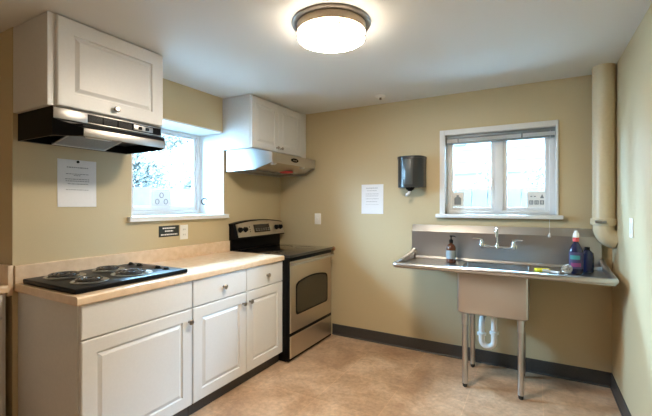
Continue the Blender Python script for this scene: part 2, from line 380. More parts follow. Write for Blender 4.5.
# left window outside: retaining wall, shrubs, overhanging tree
struct('retaining_wall', B().box(-4.3, -4.15, 1.6, 5.2, 1.12, 1.56), 'conc')
bush('garden_shrub', (-4.9, 3.25, 1.72), (.42, .46, .42), 3600, 'leaf', 'dense dark leafy shrub at the lower left of the left window', 'shrub', 'shrubs outside the left window', .035, trunk_to=1.12)
bush('garden_shrub', (-5.1, 4.32, 1.62), (.38, .42, .32), 2200, 'leaf2', 'low leafy shrub at the lower right of the left window', 'shrub', 'shrubs outside the left window', .035, trunk_to=1.12)
bush('garden_tree', (-6.2, 4.6, 2.82), (.6, 1.05, .5), 5200, 'leaf2', 'leafy tree crown hanging across the top of the left window', 'tree', None, .045, 10, trunk_to=1.12)
bush('garden_shrub', (-7.6, 5.7, 1.9), (.8, 1.7, .9), 2600, 'leaf2', 'wide loose hedge shrub farthest off through the left window', 'shrub', 'shrubs outside the left window', .055, trunk_to=1.12)

# ---------------------------------------------------------------- cabinet parts
UX, VZ = (0, 1, 0), (0, 0, 1)
def door_rings(fr, raise_=.000):
    return [(0, -.005), (.003, -.0015), (.007, 0), (fr, 0), (fr + .004, -.009), (fr + .010, -.009), (fr + .026, raise_ - .0015), (fr + .029, raise_)]
def door(name, parent, y0, y1, z0, z1, x, fr=.062):
    return obj(name, B().panel((x, y0, z0), UX, VZ, y1 - y0, z1 - z0, door_rings(fr), .019), 'cab', parent, ang=20)
def slab(name, parent, y0, y1, z0, z1, x):
    return obj(name, B().panel((x, y0, z0), UX, VZ, y1 - y0, z1 - z0, [(0, -.005), (.002, -.0015), (.006, 0)], .019), 'cab', parent, ang=20)
def knob(parent, x, y, z, r=.0175):
    return obj('knob', B().lathe((x, y, z), [(.009, 0), (.006, .004), (.0055, .014), (r * .8, .018), (r, .022), (r, .026), (r * .75, .030), (0, .031)], (1, 0, 0), 20), 'nickel', parent)

# upper cabinet, left
UXF = -2.116
t = thing('wall_cabinet', (-2.3, 1.27, 1.855), 'white single-door wall cabinet above the black and steel range hood', 'cabinet')
b = B().box(LX, UXF - .020, .950, 1.606, 1.855, H - .004, .002)
obj('carcass', b, 'cabside', t)
obj('face_frame', B().box(UXF - .021, UXF - .0195 + .0005, .950, 1.606, 1.855, H - .004), 'cab', t)
d = door('door', t, .985, 1.604, 1.858, H - .008, UXF, .078); knob(d, UXF, 1.285, 1.898)
# upper cabinet, back corner
t = thing('wall_cabinet', (-2.3, 2.97, 1.85), 'white double-door wall cabinet in the corner above the steel range hood', 'cabinet')
U2 = -2.163
obj('carcass', B().box(LX, U2 - .020, 2.53, BY - .001, 1.85, H - .004, .002), 'cabside', t)
obj('filler_strip', B().box(U2 - .021, U2 - .004, 3.318, BY - .001, 1.85, H - .004, .001), 'cab', t)
d = door('door', t, 2.535, 2.922, 1.853, H - .016, U2, .058); knob(d, U2, 2.893, 1.893, .014)
d = door('door', t, 2.926, 3.313, 1.853, H - .016, U2, .058); knob(d, U2, 2.958, 1.893, .014)

# base cabinets
DX = -1.882
def carcass(t, y0, y1):
    obj('carcass', B().box(LX + .001, DX - .021, y0, y1, .088, .872, .001), 'cabside', t)
    obj('toe_kick', B().box(LX + .02, DX - .045, y0 + .004, y1 - .0, 0.001, .088), 'base', t)
t = thing('base_cabinet', (-2.2, 1.31, 0), 'white base cabinet with one wide blank drawer front, under the electric cooktop', 'cabinet')
carcass(t, .972, 1.640)
slab('drawer', t, .978, 1.636, .700, .868, DX)
d = door('door', t, .978, 1.636, .090, .694, DX, .070); knob(d, DX, 1.612, .618)
t = thing('base_cabinet', (-2.2, 2.12, 0), 'white base cabinet with two drawers over two doors, beside the stove', 'cabinet')
carcass(t, 1.641, 2.603)
for a0, a1, kd in ((1.645, 2.140, 2.105), (2.145, 2.601, 2.180)):
    d = slab('drawer', t, a0, a1, .700, .868, DX); knob(d, DX, (a0 + a1) / 2 + .015, .782)
    d = door('door', t, a0, a1, .090, .694, DX, .070); knob(d, DX, kd, .618)
# recess base cabinet at far left
t = thing('base_cabinet', (-2.85, .3, 0), 'grey-white base cabinet in the recess at the left edge of the photo', 'cabinet')
obj('carcass', B().box(LX2 + .002, LX - .012, -.6, .922, .09, .868, .001), 'cabside', t)
obj('toe_kick', B().box(LX2 + .01, LX - .06, -.6, .902, 0.001, .09), 'base', t)
def slabx(name, y0, y1, z0, z1): return obj(name, B().panel((LX + .008, y0, z0), UX, VZ, y1 - y0, z1 - z0, [(0, -.005), (.002, -.0015), (.006, 0)], .019), 'cab', t, ang=20)
for y0, y1 in ((.30, .902), (-.598, .296)):
    slabx('drawer', y0, y1, .742, .862)
    obj('door', B().panel((LX + .008, y0, .092), UX, VZ, y1 - y0, .644, door_rings(.06), .019), 'cab', t, ang=20)

# countertops
def counter_prof(xb, xf, z1, th):
    p = [(xb, z1 - th), (xf - .004, z1 - th), (xf, z1 - th + .005)]
    for k in range(5):
        a = k / 4 * PI / 2; p.append((xf - .012 + .012 * math.cos(a), z1 - .012 + .012 * math.sin(a)))
    return p + [(xb, z1)]
t = thing('countertop', (-2.2, 1.78, .873), 'beige laminate countertop with rolled front edge, running up to the stove', 'countertop')
obj('worktop', B().prism(counter_prof(LX + .001, -1.866, .915, .042), 'y', .953, 2.604), 'lam', t)
b = B().prism([(LX + .001, .914), (LX + .021, .914), (LX + .021, 1.008), (LX + .017, 1.013), (LX + .001, 1.013)], 'y', .953, 2.604)
obj('backsplash', b, 'lam', t)
t = thing('countertop', (-2.85, .3, .87), 'short beige laminate countertop in the recess at the left edge', 'countertop')
obj('worktop', B().prism(counter_prof(LX2 + .001, LX + .02, .912, .042), 'y', -.6, .922), 'lam', t)
obj('side_splash', B().box(LX2 + .001, LX + .012, .9225, .9475, .85, 1.016, .003), 'lam', t)

# ---------------------------------------------------------------- cooktop
t = thing('cooktop', (-2.2, 1.33, .915), 'black drop-in electric cooktop with four coil burners, on the countertop', 'cooktop')
cz = .9155
obj('cooktop_tray', B().box(-2.455, -1.925, .972, 1.640, cz, cz + .026, .006, 3), 'black', t)
def burner(cx, cy, R):
    z = cz + .0265
    pan = obj('drip_pan', B().lathe((cx, cy, z), [(R + .012, 0), (R + .014, .003), (R + .010, .0055), (R + .004, .003), (R, .001), (.02, .0008), (0, .0008)], seg=40), 'drip', t)
    pts = []; turns = 3; N = turns * 26
    for i in range(N + 1):
        f = i / N; a = f * turns * 2 * PI; r = .016 + (R - .006 - .016) * f; pts.append((cx + r * math.cos(a), cy + r * math.sin(a), z + .013))
    cb = B().tube(pts, .0056, 8)
    obj('coil', cb, 'coil', pan)
    s = B()
    for k in range(3):
        a = k * 2 * PI / 3 + .4; s.box(-.003, .003, 0, 1, 0, .008)
    s = B()
    for k in range(3):
        a = k * 2 * PI / 3 + .4; s.tube([(cx, cy, z + .006), (cx + (R + .002) * math.cos(a), cy + (R + .002) * math.sin(a), z + .006)], .0035, 6)
    obj('coil_support', s, 'chrome', pan)
burner(-2.330, 1.125, .088); burner(-2.070, 1.12, .076); burner(-2.325, 1.37, .076); burner(-2.080, 1.365, .098)
for x in (-2.39, -2.30, -2.11, -2.03):
    k = obj('control_knob', B().lathe((x, 1.560, cz + .026), [(.023, 0), (.021, .003), (.016, .004), (.015, .011), (.013, .013), (0, .013)], seg=20).box(x - .015, x + .015, 1.557, 1.563, cz + .036, cz + .043, .002), 'blackm', t)

# ---------------------------------------------------------------- stove
SY0, SY1 = 2.606, 3.366
SF = -1.818
t = thing('electric_range', (-2.15, 2.985, 0), 'freestanding stainless electric stove with black glass top in the corner', 'stove')
obj('body', B().box(-2.49, SF - .045, SY0, SY1, .055, .893, .004), 'blackm', t)
obj('base_plinth', B().box(-2.45, SF - .05, SY0 + .015, SY1 - .015, .0, .055), 'blackm', t)
obj('cooktop_glass', B().box(-2.46, SF + .012, SY0 - .001, SY1 + .001, .893, .917, .006, 3), 'glassblk', t)
obj('front_trim', B().box(SF - .046, SF - .003, SY0 + .002, SY1 - .002, .868, .893, .003).box(SF - .046, SF - .007, SY0 + .001, SY1 - .001, .012, .870, .002), 'black', t)
for y in (2.80, 3.18):
    for x, r in ((-2.02, .10), (-2.28, .085)):
        obj('hot_zone_ring', B().lathe((x, y, .9172), [(r, 0), (r, .0003), (r - .003, .0003), (r - .003, 0)], seg=48, closed=False), 'ovenglass', t)
# door with arched window
dr = obj('oven_door', B().panel((SF, SY0 + .018, .246), UX, VZ, SY1 - SY0 - .030, .614, [(0, -.006), (.002, -.002), (.007, 0)], .006), 'stove_steel', t, ang=20)
def arch(y0, y1, z0, z1, rise, x0, x1, rad=.03):
    pts = []; n = 14
    pts += [(y0 + rad, z0), (y1 - rad, z0)]
    for k in range(1, 5): a = -PI / 2 + k / 4 * PI / 2; pts.append((y1 - rad + rad * math.cos(a), z0 + rad + rad * math.sin(a)))
    r2 = .03
    def arc(f): return z1 - rise * (2 * f - 1) ** 2
    for k in range(n + 1):
        f = 1 - k / n; y = y0 + (y1 - y0) * f; z = arc(f)
        if k == 0: pts.append((y1, z - r2)); pts.append((y1 - .008, z - .008))
        elif k == n: pts.append((y0 + .008, z - .008)); pts.append((y0, z - r2))
        else: pts.append((y, z))
    for k in range(0, 4): a = PI + k / 4 * PI / 2; pts.append((y0 + rad + rad * math.cos(a), z0 + rad + rad * math.sin(a)))
    return B().prism(pts, 'x', x0, x1)
obj('window_surround', arch(2.706, 3.272, .385, .700, .036, SF - .004, SF + .0025), 'black', dr)
obj('window_glass', arch(2.722, 3.256, .401, .686, .035, SF, SF + .0035), 'ovenglass', dr)
b = B(); pts = []
for k in range(13):
    f = k / 12; pts.append((SF + .028 + .014 * math.sin(PI * f), SY0 + .03 + (SY1 - SY0 - .06) * f, .838))
pts = [(SF, pts[0][1], .838)] + pts + [(SF, pts[-1][1], .838)]
b.tube(pts, .011, 10); obj('handle', b, 'steel', dr)
dw = obj('storage_drawer', B().panel((SF, SY0 + .018, .030), UX, VZ, SY1 - SY0 - .030, .188, [(0, -.006), (.002, -.002), (.007, 0)], .006), 'stove_steel', t, ang=20)
# backguard
def tilt(x0, z0, x1, z1, d):  # prism profile helper
    n = Vector((z1 - z0, -(x1 - x0))).normalized() * d
    return [(x0, z0), (x1, z1), (x1 - n.x, z1 - n.y), (x0 - n.x, z0 - n.y)]
bg = obj('backguard', B().box(-2.505, -2.468, SY0 + .002, SY1 - .004, .915, 1.15, .004), 'black', t)
def console(y0, y1, x_off, zbot, ztop, rise, th, nm, m, par, inset=0):
    b = B(); n = 20; V = []; F = []
    for k in range(n + 1):
        f = k / n; y = y0 + (y1 - y0) * f; zt = ztop + rise * (1 - (2 * f - 1) ** 2)
        xb, xt = -2.408 + x_off, -2.408 + x_off - (zt - zbot) * .30
        V += [(xb, y, zbot), (xt, y, zt), (xt - th, y, zt), (xb - th, y, zbot)]
    for k in range(n):
        i = k * 4; j = i + 4
        for q in range(4): F.append((i + q, i + (q + 1) % 4, j + (q + 1) % 4, j + q))
    F += [(0, 1, 2, 3), (n * 4, n * 4 + 1, n * 4 + 2, n * 4 + 3)]
    b.poly(V, F); return obj(nm, b, m, par, ang=30)
console(SY0 - .004, SY1 + .002, -.004, 1.028, 1.168, .030, .052, 'console_housing', 'black', t)
cn = console(SY0 + .030, SY1 - .006, 0, 1.040, 1.160, .028, .006, 'control_panel', 'stove_steel', t)
def onp(z, off=0): return -2.408 - (z - 1.040) * .30 + off
nrm = Vector((1, 0, .30)).normalized()
for y in (2.672, 2.745, 3.235, 3.305):
    z = 1.108
    obj('control_knob', B().lathe((onp(z, .0), y, z), [(.027, 0), (.026, .006), (.021, .010), (.019, .026), (.015, .028), (0, .028)], nrm, 20), 'black', cn)
V = [];
for y, z in ((2.875, 1.072), (3.120, 1.072), (3.120, 1.150), (2.875, 1.150)): V.append((onp(z, .0005), y, z))
V2 = [(v[0] + .004, v[1], v[2] + .001) for v in V]
obj('display', B().poly(V + V2, [(0, 1, 2, 3), (4, 5, 6, 7), (0, 1, 5, 4), (1, 2, 6, 5), (2, 3, 7, 6), (3, 0, 4, 7)]), 'glassblk', cn)
b = B()
for i in range(6):
    y = 2.895 + i * .038
    for z in (1.088, 1.103): b.box(onp(z, .004), onp(z, .0062), y, y + .022, z, z + .007)
obj('display_buttons', b, 'steel', cn)
b = B()
for z in (1.085, 1.105, 1.13): b.lathe((onp(z, .0), 2.815, z), [(.006, 0), (.005, .0025), (0, .0025)], nrm, 12)
obj('indicator_buttons', b, 'blackm', cn)

# ---------------------------------------------------------------- range hoods
t = thing('range_hood', (-2.3, 1.27, 1.70), 'black range hood with steel front strip under the left wall cabinet', 'range hood')
h0, h1 = .972, 1.602; hb = -2.137
b = B().poly([(LX + .001, h0, 1.703), (hb, h0, 1.703), (hb, h0, 1.853), (LX + .001, h0, 1.853), (LX + .001, h1, 1.703), (hb, h1, 1.703), (hb, h1, 1.853), (LX + .001, h1, 1.853)],
             [(0, 1, 2, 3), (4, 5, 6, 7), (3, 2, 6, 7), (0, 3, 7, 4)])
obj('shell', b, 'black', t)
obj('fascia', B().box(hb - .015, hb + .002, h0 + .001, h1 - .001, 1.790, 1.853, .002), 'black', t)
obj('fascia_strip', B().box(hb + .001, hb + .004, h0 + .004, 1.142, 1.793, 1.850, .001).box(hb + .001, hb + .0035, 1.142, h1 - .004, 1.793, 1.800, .001).box(hb + .001, hb + .0035, 1.142, h1 - .004, 1.843, 1.850, .001), 'hoodsteel', t)
for a0, a1 in ((1.146, 1.222), (1.232, 1.308), (1.318, 1.398)):
    b = B()
    for k in range(7): b.box(hb + .0015, hb + .0040, a0, a1, 1.803 + k * .0056, 1.803 + k * .0056 + .0030)
    obj('vent_grille', b, 'grille', t)
cp = obj('control_plate', B().box(hb + .001, hb + .005, 1.412, 1.54, 1.806, 1.838, .001), 'hoodsteel', t)
for y in (1.452, 1.500): obj('rocker_switch', B().box(hb + .004, hb + .010, y - .012, y + .012, 1.812, 1.832, .003), 'blackm', cp)
# flared canopy with clipped corners: upper ring at fascia bottom, lower ring = lip
LXF = -2.032; ch = .095
up = [(hb, h0, 1.792), (hb, h1, 1.792)]
V = [(hb, h0, 1.790), (hb, h1, 1.790), (LXF, h1 - ch * .5, 1.746), (LXF, h0 + ch, 1.746), (hb, h0, 1.708), (hb, h1, 1.708), (LXF, h1 - ch * .5, 1.746), (LXF, h0 + ch, 1.746)]
obj('canopy_slope', B().poly([(hb, h0 + .03, 1.790), (hb, h1 - .01, 1.790), (LXF, h1 - .048, 1.746), (LXF, h0 + ch, 1.746), (hb, h0 + .03, 1.785), (hb, h1 - .01, 1.785), (LXF - .004, h1 - .048, 1.742), (LXF - .004, h0 + ch, 1.742)],
    [(0, 1, 2, 3), (4, 5, 6, 7), (0, 1, 5, 4), (1, 2, 6, 5), (2, 3, 7, 6), (3, 0, 4, 7)]), 'black', t, smooth=False)
obj('canopy_corner', B().poly([(hb, h0, 1.792), (hb, h0 + .03, 1.792), (LXF, h0 + ch, 1.746), (LXF, h0 + ch, 1.703), (hb, h0, 1.703)], [(0, 1, 2), (0, 2, 3, 4)]), 'black', t, smooth=False)
obj('canopy_corner', B().poly([(hb, h1, 1.792), (hb, h1 - .01, 1.792), (LXF, h1 - .048, 1.746), (LXF, h1 - .048, 1.703), (hb, h1, 1.703)], [(0, 1, 2), (0, 2, 3, 4)]), 'black', t, smooth=False)
obj('front_lip', B().box(LXF - .004, LXF + .004, h0 + ch, h1 - .048, 1.703, 1.747, .002), 'hoodsteel', t)
# underside pan, recessed, with a rim
UZ = 1.755
obj('underside', B().prism([(LX + .002, h0 + .002), (hb, h0 + .002), (LXF - .004, h0 + ch), (LXF - .004, h1 - .048), (hb, h1 - .002), (LX + .002, h1 - .002)], 'z', UZ, UZ + .012), 'black', t, smooth=False)
rimp = [(LX + .006, h0 + .003), (hb, h0 + .003), (LXF - .002, h0 + ch), (LXF - .002, h1 - .048), (hb, h1 - .003), (LX + .006, h1 - .003)]
obj('bottom_rim', B().tube([(p[0], p[1], 1.7035) for p in rimp], .0022, 6, closed=True), 'bronze', t)
def slanted(x0, z0, x1, z1, y0, y1, th):
    return B().prism([(x0, z0), (x1, z1), (x1, z1 + th), (x0, z0 + th)], 'y', y0, y1)
fl = obj('grease_filter', slanted(-2.475, 1.706, -2.30, 1.744, 1.135, 1.425, .008), 'filter', t)
obj('filter_frame', slanted(-2.48, 1.703, -2.295, 1.743, 1.125, 1.137, .008), 'steel', fl)
obj('filter_frame', slanted(-2.48, 1.703, -2.295, 1.743, 1.423, 1.435, .008), 'steel', fl)
obj('filter_frame', B().box(-2.482, -2.470, 1.125, 1.435, 1.703, 1.716, .001), 'steel', fl)
obj('lamp_lens', B().box(-2.27, -2.18, 1.20, 1.34, UZ - .022, UZ, .006, 3), 'lens', t)
obj('lens_screw', B().lathe((-2.2, 1.52, UZ - .003), [(.006, 0), (.006, .003), (0, .003)], seg=10), 'chrome', t)

t = thing('range_hood', (-2.27, 2.95, 1.66), 'stainless steel range hood over the stove, under the corner wall cabinet', 'range hood')
g0, g1 = 2.562, 3.40; gx = -2.17; gf = -2.005
# side shells (with sloping underside edge) and flared front
V = [(LX + .001, g0, 1.655), (gx, g0, 1.662), (gf, g0 + .055, 1.724), (gf, g0 + .055, 1.812), (gx, g0, 1.849), (LX + .001, g0, 1.849),
     (LX + .001, g1, 1.655), (gx, g1, 1.662), (gf, g1 - .055, 1.724), (gf, g1 - .055, 1.812), (gx, g1, 1.849), (LX + .001, g1, 1.849)]
F = [(0, 1, 4, 5), (1, 2, 3, 4), (6, 7, 10, 11), (7, 8, 9, 10), (2, 8, 9, 3), (3, 9, 10, 4), (4, 10, 11, 5), (0, 6, 11, 5)]
obj('shell', B().poly(V, F), 'steel', t, ang=28)
obj('underside', B().poly([(LX + .002, g0 + .003, 1.672), (gx, g0 + .003, 1.680), (gf - .003, g0 + .056, 1.738), (gf - .003, g1 - .056, 1.738), (gx, g1 - .003, 1.680), (LX + .002, g1 - .003, 1.672)], [(0, 1, 4, 5), (1, 2, 3, 4)]), 'stove_steel', t, smooth=False)
b = B().tube([(LX + .004, g0 + .002, 1.655), (gx, g0 + .002, 1.662), (gf, g0 + .055, 1.724), (gf, g1 - .055, 1.724), (gx, g1 - .002, 1.662), (LX + .004, g1 - .002, 1.655)], .003, 6, closed=True)
obj('bottom_rim', b, 'steel', t)
# oval badge on the front
b = B(); n = 20; b.prism([(2.965 + .062 * math.cos(2 * PI * k / n), 1.770 + .020 * math.sin(2 * PI * k / n)) for k in range(n)], 'x', gf, gf + .004)
bd = obj('oval_control_badge', b, 'black', t)
obj('badge_buttons', B().box(gf + .004, gf + .006, 2.935, 2.955, 1.764, 1.774).box(gf + .004, gf + .006, 2.962, 2.972, 1.764, 1.774).box(gf + .004, gf + .006, 2.98, 2.995, 1.764, 1.774), 'nickel', bd)
obj('fan_cover', B().lathe((-2.19, 3.09, 1.682), [(.0, -.016), (.055, -.016), (.065, -.012), (.068, 0)], seg=28, closed=False), 'red', t, label='red round disc under the hood')
for y in (2.70, 3.17): obj('lamp_lens', B().lathe((-2.06, y, 1.719), [(0, -.010), (.02, -.010), (.032, -.002), (.034, .006)], seg=20, closed=False), 'lens', t)
obj('grease_filter', B().box(-2.46, -2.28, 2.62, 3.34, 1.664, 1.676, .003), 'filter', t)

# ---------------------------------------------------------------- ceiling light + sprinkler
def ceiling_light(x, y, dm, label):
    t = thing('ceiling_light', (x, y, H - .105), label, 'ceiling light')
    obj('canopy', B().lathe((x, y, H), [(.212, -.0005), (.214, -.004), (.208, -.010), (.190, -.014)], seg=56), 'bronze', t)
    obj('band', B().lathe((x, y, H), [(.186, -.012), (.186, -.054), (.180, -.056)], seg=56), 'lampband', t)
    obj('diffuser_rim', B().lathe((x, y, H), [(.178, -.050), (.183, -.056), (.183, -.078)], seg=56, closed=False), 'rimglow', t)
    obj('diffuser', B().lathe((x, y, H), [(.183, -.0785), (.179, -.083), (.165, -.087), (.13, -.091), (.08, -.094), (.03, -.095), (0, -.095)], seg=56), dm, t)
    obj('trim_ring', B().tube([(x + .1825 * math.cos(a), y + .1825 * math.sin(a), H - .0795) for a in [2 * PI * k / 48 for k in range(48)]], .0045, 8, closed=True), 'ringm', t)
    for a in (-.75, 1.35, 3.4):
        c0 = (x + .1855 * math.cos(a), y + .1855 * math.sin(a))
        obj('clip', B().box(c0[0] - .003, c0[0] + .003, c0[1] - .003, c0[1] + .003, H - .080, H - .050, .001), 'lampband', t)
    return t
ceiling_light(-.962, 1.775, 'diffuser', 'round flush ceiling light with glowing white drum diffuser')
ceiling_light(-1.9, -1.3, 'fill_diffuser', 'unseen round fill light added on the ceiling behind the camera')  # added fill: dim unseen lamp that lifts the faces turned to the rear
t = thing('fire_sprinkler', (-1.21, 3.16, H - .04), 'small white ceiling sprinkler head near the back wall', 'sprinkler')
obj('escutcheon', B().lathe((-1.21, 3.16, H), [(.046, -.0005), (.045, -.010), (.034, -.018), (.020, -.020)], seg=28), 'plate', t)
obj('sprinkler_head', B().lathe((-1.21, 3.16, H), [(.012, -.018), (.008, -.030), (.011, -.033), (.011, -.036), (0, -.037)], seg=16), 'bronze', t)

# ---------------------------------------------------------------- papers, signs, plates on the walls
def textlines(spec, axis, pos, th=.0006):
    b = B()
    for (a0, a1, z, h) in spec:
        a = a0; rr = random.Random(int(abs(z) * 9973))
        while a < a1:
            wd = min(rr.uniform(.006, .018), a1 - a)
            if wd > .001:
                if axis == 'x': b.box(pos, pos + th, a, a + wd, z, z + h)
                else: b.box(a, a + wd, pos - th, pos, z, z + h)
            a += wd + .0035
    return b
def sheet(axis, pos, a0, a1, z0, z1, curl=.004):
    b = B(); n = 8; V = []; F = []
    for j in range(n + 1):
        for i in range(5):
            f = j / n; g = i / 4; off = .0015 + curl * (1 - f) ** 3
            a = a0 + (a1 - a0) * g; z = z0 + (z1 - z0) * f
            V.append((pos + off, a, z) if axis == 'x' else (a, pos - off, z))
    m = len(V)
    V += [((v[0] - .0006, v[1], v[2]) if axis == 'x' else (v[0], v[1] + .0006, v[2])) for v in V]
    for j in range(n):
        for i in range(4):
            k = j * 5 + i; F.append((k, k + 1, k + 6, k + 5)); F.append((m + k, m + k + 5, m + k + 6, m + k + 1))
    for i in range(4): F.append((i, i + 1, m + i + 1, m + i)); k = n * 5 + i; F.append((k, k + 1, m + k + 1, m + k))
    for j in range(n): k = j * 5; F.append((k, k + 5, m + k + 5, m + k)); k += 4; F.append((k, k + 5, m + k + 5, m + k))
    return b.poly(V, F)
t = thing('paper_notice', (LX, 1.282, 1.335), 'white printed paper notice pinned under the black range hood', 'notice')
obj('sheet', sheet('x', LX, 1.168, 1.396, 1.335, 1.628), 'paper', t)
obj('printed_text', textlines([(1.22, 1.345, 1.578, .006), (1.215, 1.35, 1.538, .004), (1.26, 1.30, 1.529, .004), (1.21, 1.352, 1.506, .004), (1.213, 1.352, 1.494, .004), (1.225, 1.345, 1.476, .004), (1.215, 1.35, 1.440, .0035), (1.235, 1.33, 1.424, .0035), (1.265, 1.30, 1.406, .0035)], 'x', LX + .0022), 'ink', t)
obj('push_pin', B().lathe((LX + .001, 1.283, 1.617), [(.004, 0), (.008, .002), (.008, .007), (0, .009)], (1, 0, 0), 14), 'blackm', t)
t = thing('paper_notice', (-1.396, BY, 1.258), 'white printed paper notice taped on the back wall beside the towel dispenser', 'notice')
obj('sheet', sheet('y', BY, -1.511, -1.281, 1.258, 1.547), 'paper', t)
obj('printed_text', textlines([(-1.46, -1.34, 1.508, .006), (-1.45, -1.35, 1.484, .004), (-1.465, -1.33, 1.452, .004), (-1.465, -1.335, 1.432, .004), (-1.465, -1.33, 1.404, .004), (-1.46, -1.345, 1.376, .004), (-1.465, -1.33, 1.348, .004), (-1.45, -1.36, 1.320, .004)], 'y', BY - .0022), 'ink', t)
t = thing('wall_sign', (LX, 1.955, 1.10), 'small black sign with three white text lines beside the outlet under the window', 'sign')
obj('sign_plate', B().box(LX, LX + .003, 1.862, 2.047, 1.098, 1.184, .001), 'signb', t)
obj('sign_text', textlines([(1.895, 2.01, 1.160, .010), (1.915, 1.99, 1.137, .010), (1.88, 2.03, 1.110, .010)], 'x', LX + .0032), 'plate', t)
def plate_x(y0, y1, z0, z1, x, sg, lab, cat, kind):
    t = thing('power_outlet' if kind == 'outlet' else 'light_switch', (x, (y0 + y1) / 2, z0), lab, cat)
    a, b_ = (x, x + .006) if sg > 0 else (x - .006, x)
    obj('cover_plate', B().box(a, b_, y0, y1, z0, z1, .002), 'plate', t)
    ym = (y0 + y1) / 2; zm = (z0 + z1) / 2
    if kind == 'outlet':
        for dz in (-.021, .021):
            s = obj('socket', B().box(x + .0055, x + .008, ym - .016, ym + .016, zm + dz - .014, zm + dz + .014, .003), 'plate', t)
            obj('slots', B().box(x + .008, x + .0085, ym - .009, ym - .006, zm + dz - .004, zm + dz + .006).box(x + .008, x + .0085, ym + .005, ym + .008, zm + dz - .004, zm + dz + .006), 'inkb', s)
    else:
        obj('rocker', B().box(*((x + .0055, x + .010) if sg > 0 else (x - .010, x - .0055)), ym - .016, ym + .016, zm - .033, zm + .033, .002), 'trim', t)
plate_x(2.058, 2.134, 1.066, 1.184, LX, 1, 'white power outlet plate beside the small black sign', 'outlet', 'outlet')
plate_x(2.735, 2.811, 1.155, 1.27, RX, -1, 'white rocker light switch on the right wall', 'switch', 'switch')
t = thing('light_switch', (-2.017, BY, 1.14), 'small white toggle switch plate on the back wall above the stove', 'switch')
obj('cover_plate', B().box(-2.055, -1.980, BY - .006, BY, 1.140, 1.255, .002), 'plate', t)
obj('toggle', B().box(-2.026, -2.010, BY - .016, BY - .005, 1.188, 1.208, .002), 'trim', t)
t = tag(obj('gas_stub', B().lathe((-1.828, BY, .893), [(.022, 0), (.022, .005), (.013, .008), (.013, .03), (.016, .034), (0, .038)], (0, -1, 0), 18), 'brass'), 'small round brown stub on the back wall beside the stove', 'wall stub')

# ---------------------------------------------------------------- towel dispenser
t = thing('towel_dispenser', (-1.0, BY, 1.50), 'smoky dark grey centre-pull paper towel dispenser on the back wall', 'towel dispenser')
def dshape(x0, x1, d, z0, z1, y, rr=.05, n=6):
    pts = [(x0, y), (x0, y - d + rr)]
    for k in range(1, n + 1): a = PI + k / n * PI / 2; pts.append((x0 + rr + rr * math.cos(a), y - d + rr + rr * math.sin(a)))
    for k in range(0, n): a = 1.5 * PI + k / n * PI / 2; pts.append((x1 - rr + rr * math.cos(a), y - d + rr + rr * math.sin(a)))
    pts += [(x1, y - d + rr), (x1, y)]
    return B().prism(pts, 'z', z0, z1)
x0, x1 = -1.108, -.868
obj('housing', dshape(x0, x1, .17, 1.505, 1.770, BY, .10, 10), 'smoke', t, ang=40)
obj('lid', dshape(x0 - .003, x1 + .003, .175, 1.765, 1.785, BY, .10, 10), 'smoke', t, ang=40)
obj('front_cover', B().prism([(x0 + .055, BY - .150), (x0 + .075, BY - .168), (x0 + .10, BY - .176), (x1 - .10, BY - .176), (x1 - .085, BY - .172), (x1 - .06, BY - .155)], 'z', 1.530, 1.755, .002), 'smokeface', t, ang=40)
obj('side_stripe', B().prism([(x1 - .048, BY - .146), (x1 - .038, BY - .142), (x1 - .020, BY - .118), (x1 - .024, BY - .11)], 'z', 1.51, 1.765), 'lens', t)
obj('outlet_cone', B().lathe((-.988, BY - .105, 1.505), [(.042, 0), (.034, -.018), (.020, -.028), (.016, -.034)], seg=24), 'blackm', t)
b = B(); b.tube([(-.988, BY - .105, 1.475), (-.995, BY - .112, 1.455), (-1.013, BY - .118, 1.437), (-1.023, BY - .12, 1.425)], [.010, .013, .016, .004], 8)
obj('paper_end', b, 'paper', t)

# ---------------------------------------------------------------- roller blind (raised mini blind)
t = thing('mini_blind', (-.275, BY + .045, 1.88), 'raised grey mini blind at the top of the back window', 'blind')
obj('headrail', B().box(bx0 + .006, bx1 - .006, BY + .030, BY + .058, 1.935, 1.962, .002), 'blindm', t)
b = B()
for k in range(5): b.box(bx0 + .010, bx1 - .010, BY + .030, BY + .056, 1.903 + k * .0062, 1.903 + k * .0062 + .0035)
o = obj('slat_stack', b, 'slat', t)
obj('bottom_rail', B().box(bx0 + .008, bx1 - .008, BY + .031, BY + .055, 1.884, 1.901, .003), 'blindm', t)
b = B().tube([(.105, BY + .028, 1.94), (.102, BY + .022, 1.6), (.100, BY - .012, 1.35), (.098, BY - .056, 1.262), (.098, BY - .060, 1.13)], .0014, 6)
cdn = obj('pull_cord', b, 'slat', t)
obj('tassel', B().lathe((.098, BY - .060, 1.095), [(.003, .036), (.008, .028), (.010, .006), (.006, 0)], seg=14), 'plate', cdn)
for k in range(2): obj('ladder_tape', B().box(bx0 + .1 + k * .5, bx0 + .112 + k * .5, BY + .028, BY + .030, 1.884, 1.935), 'blindm', t)

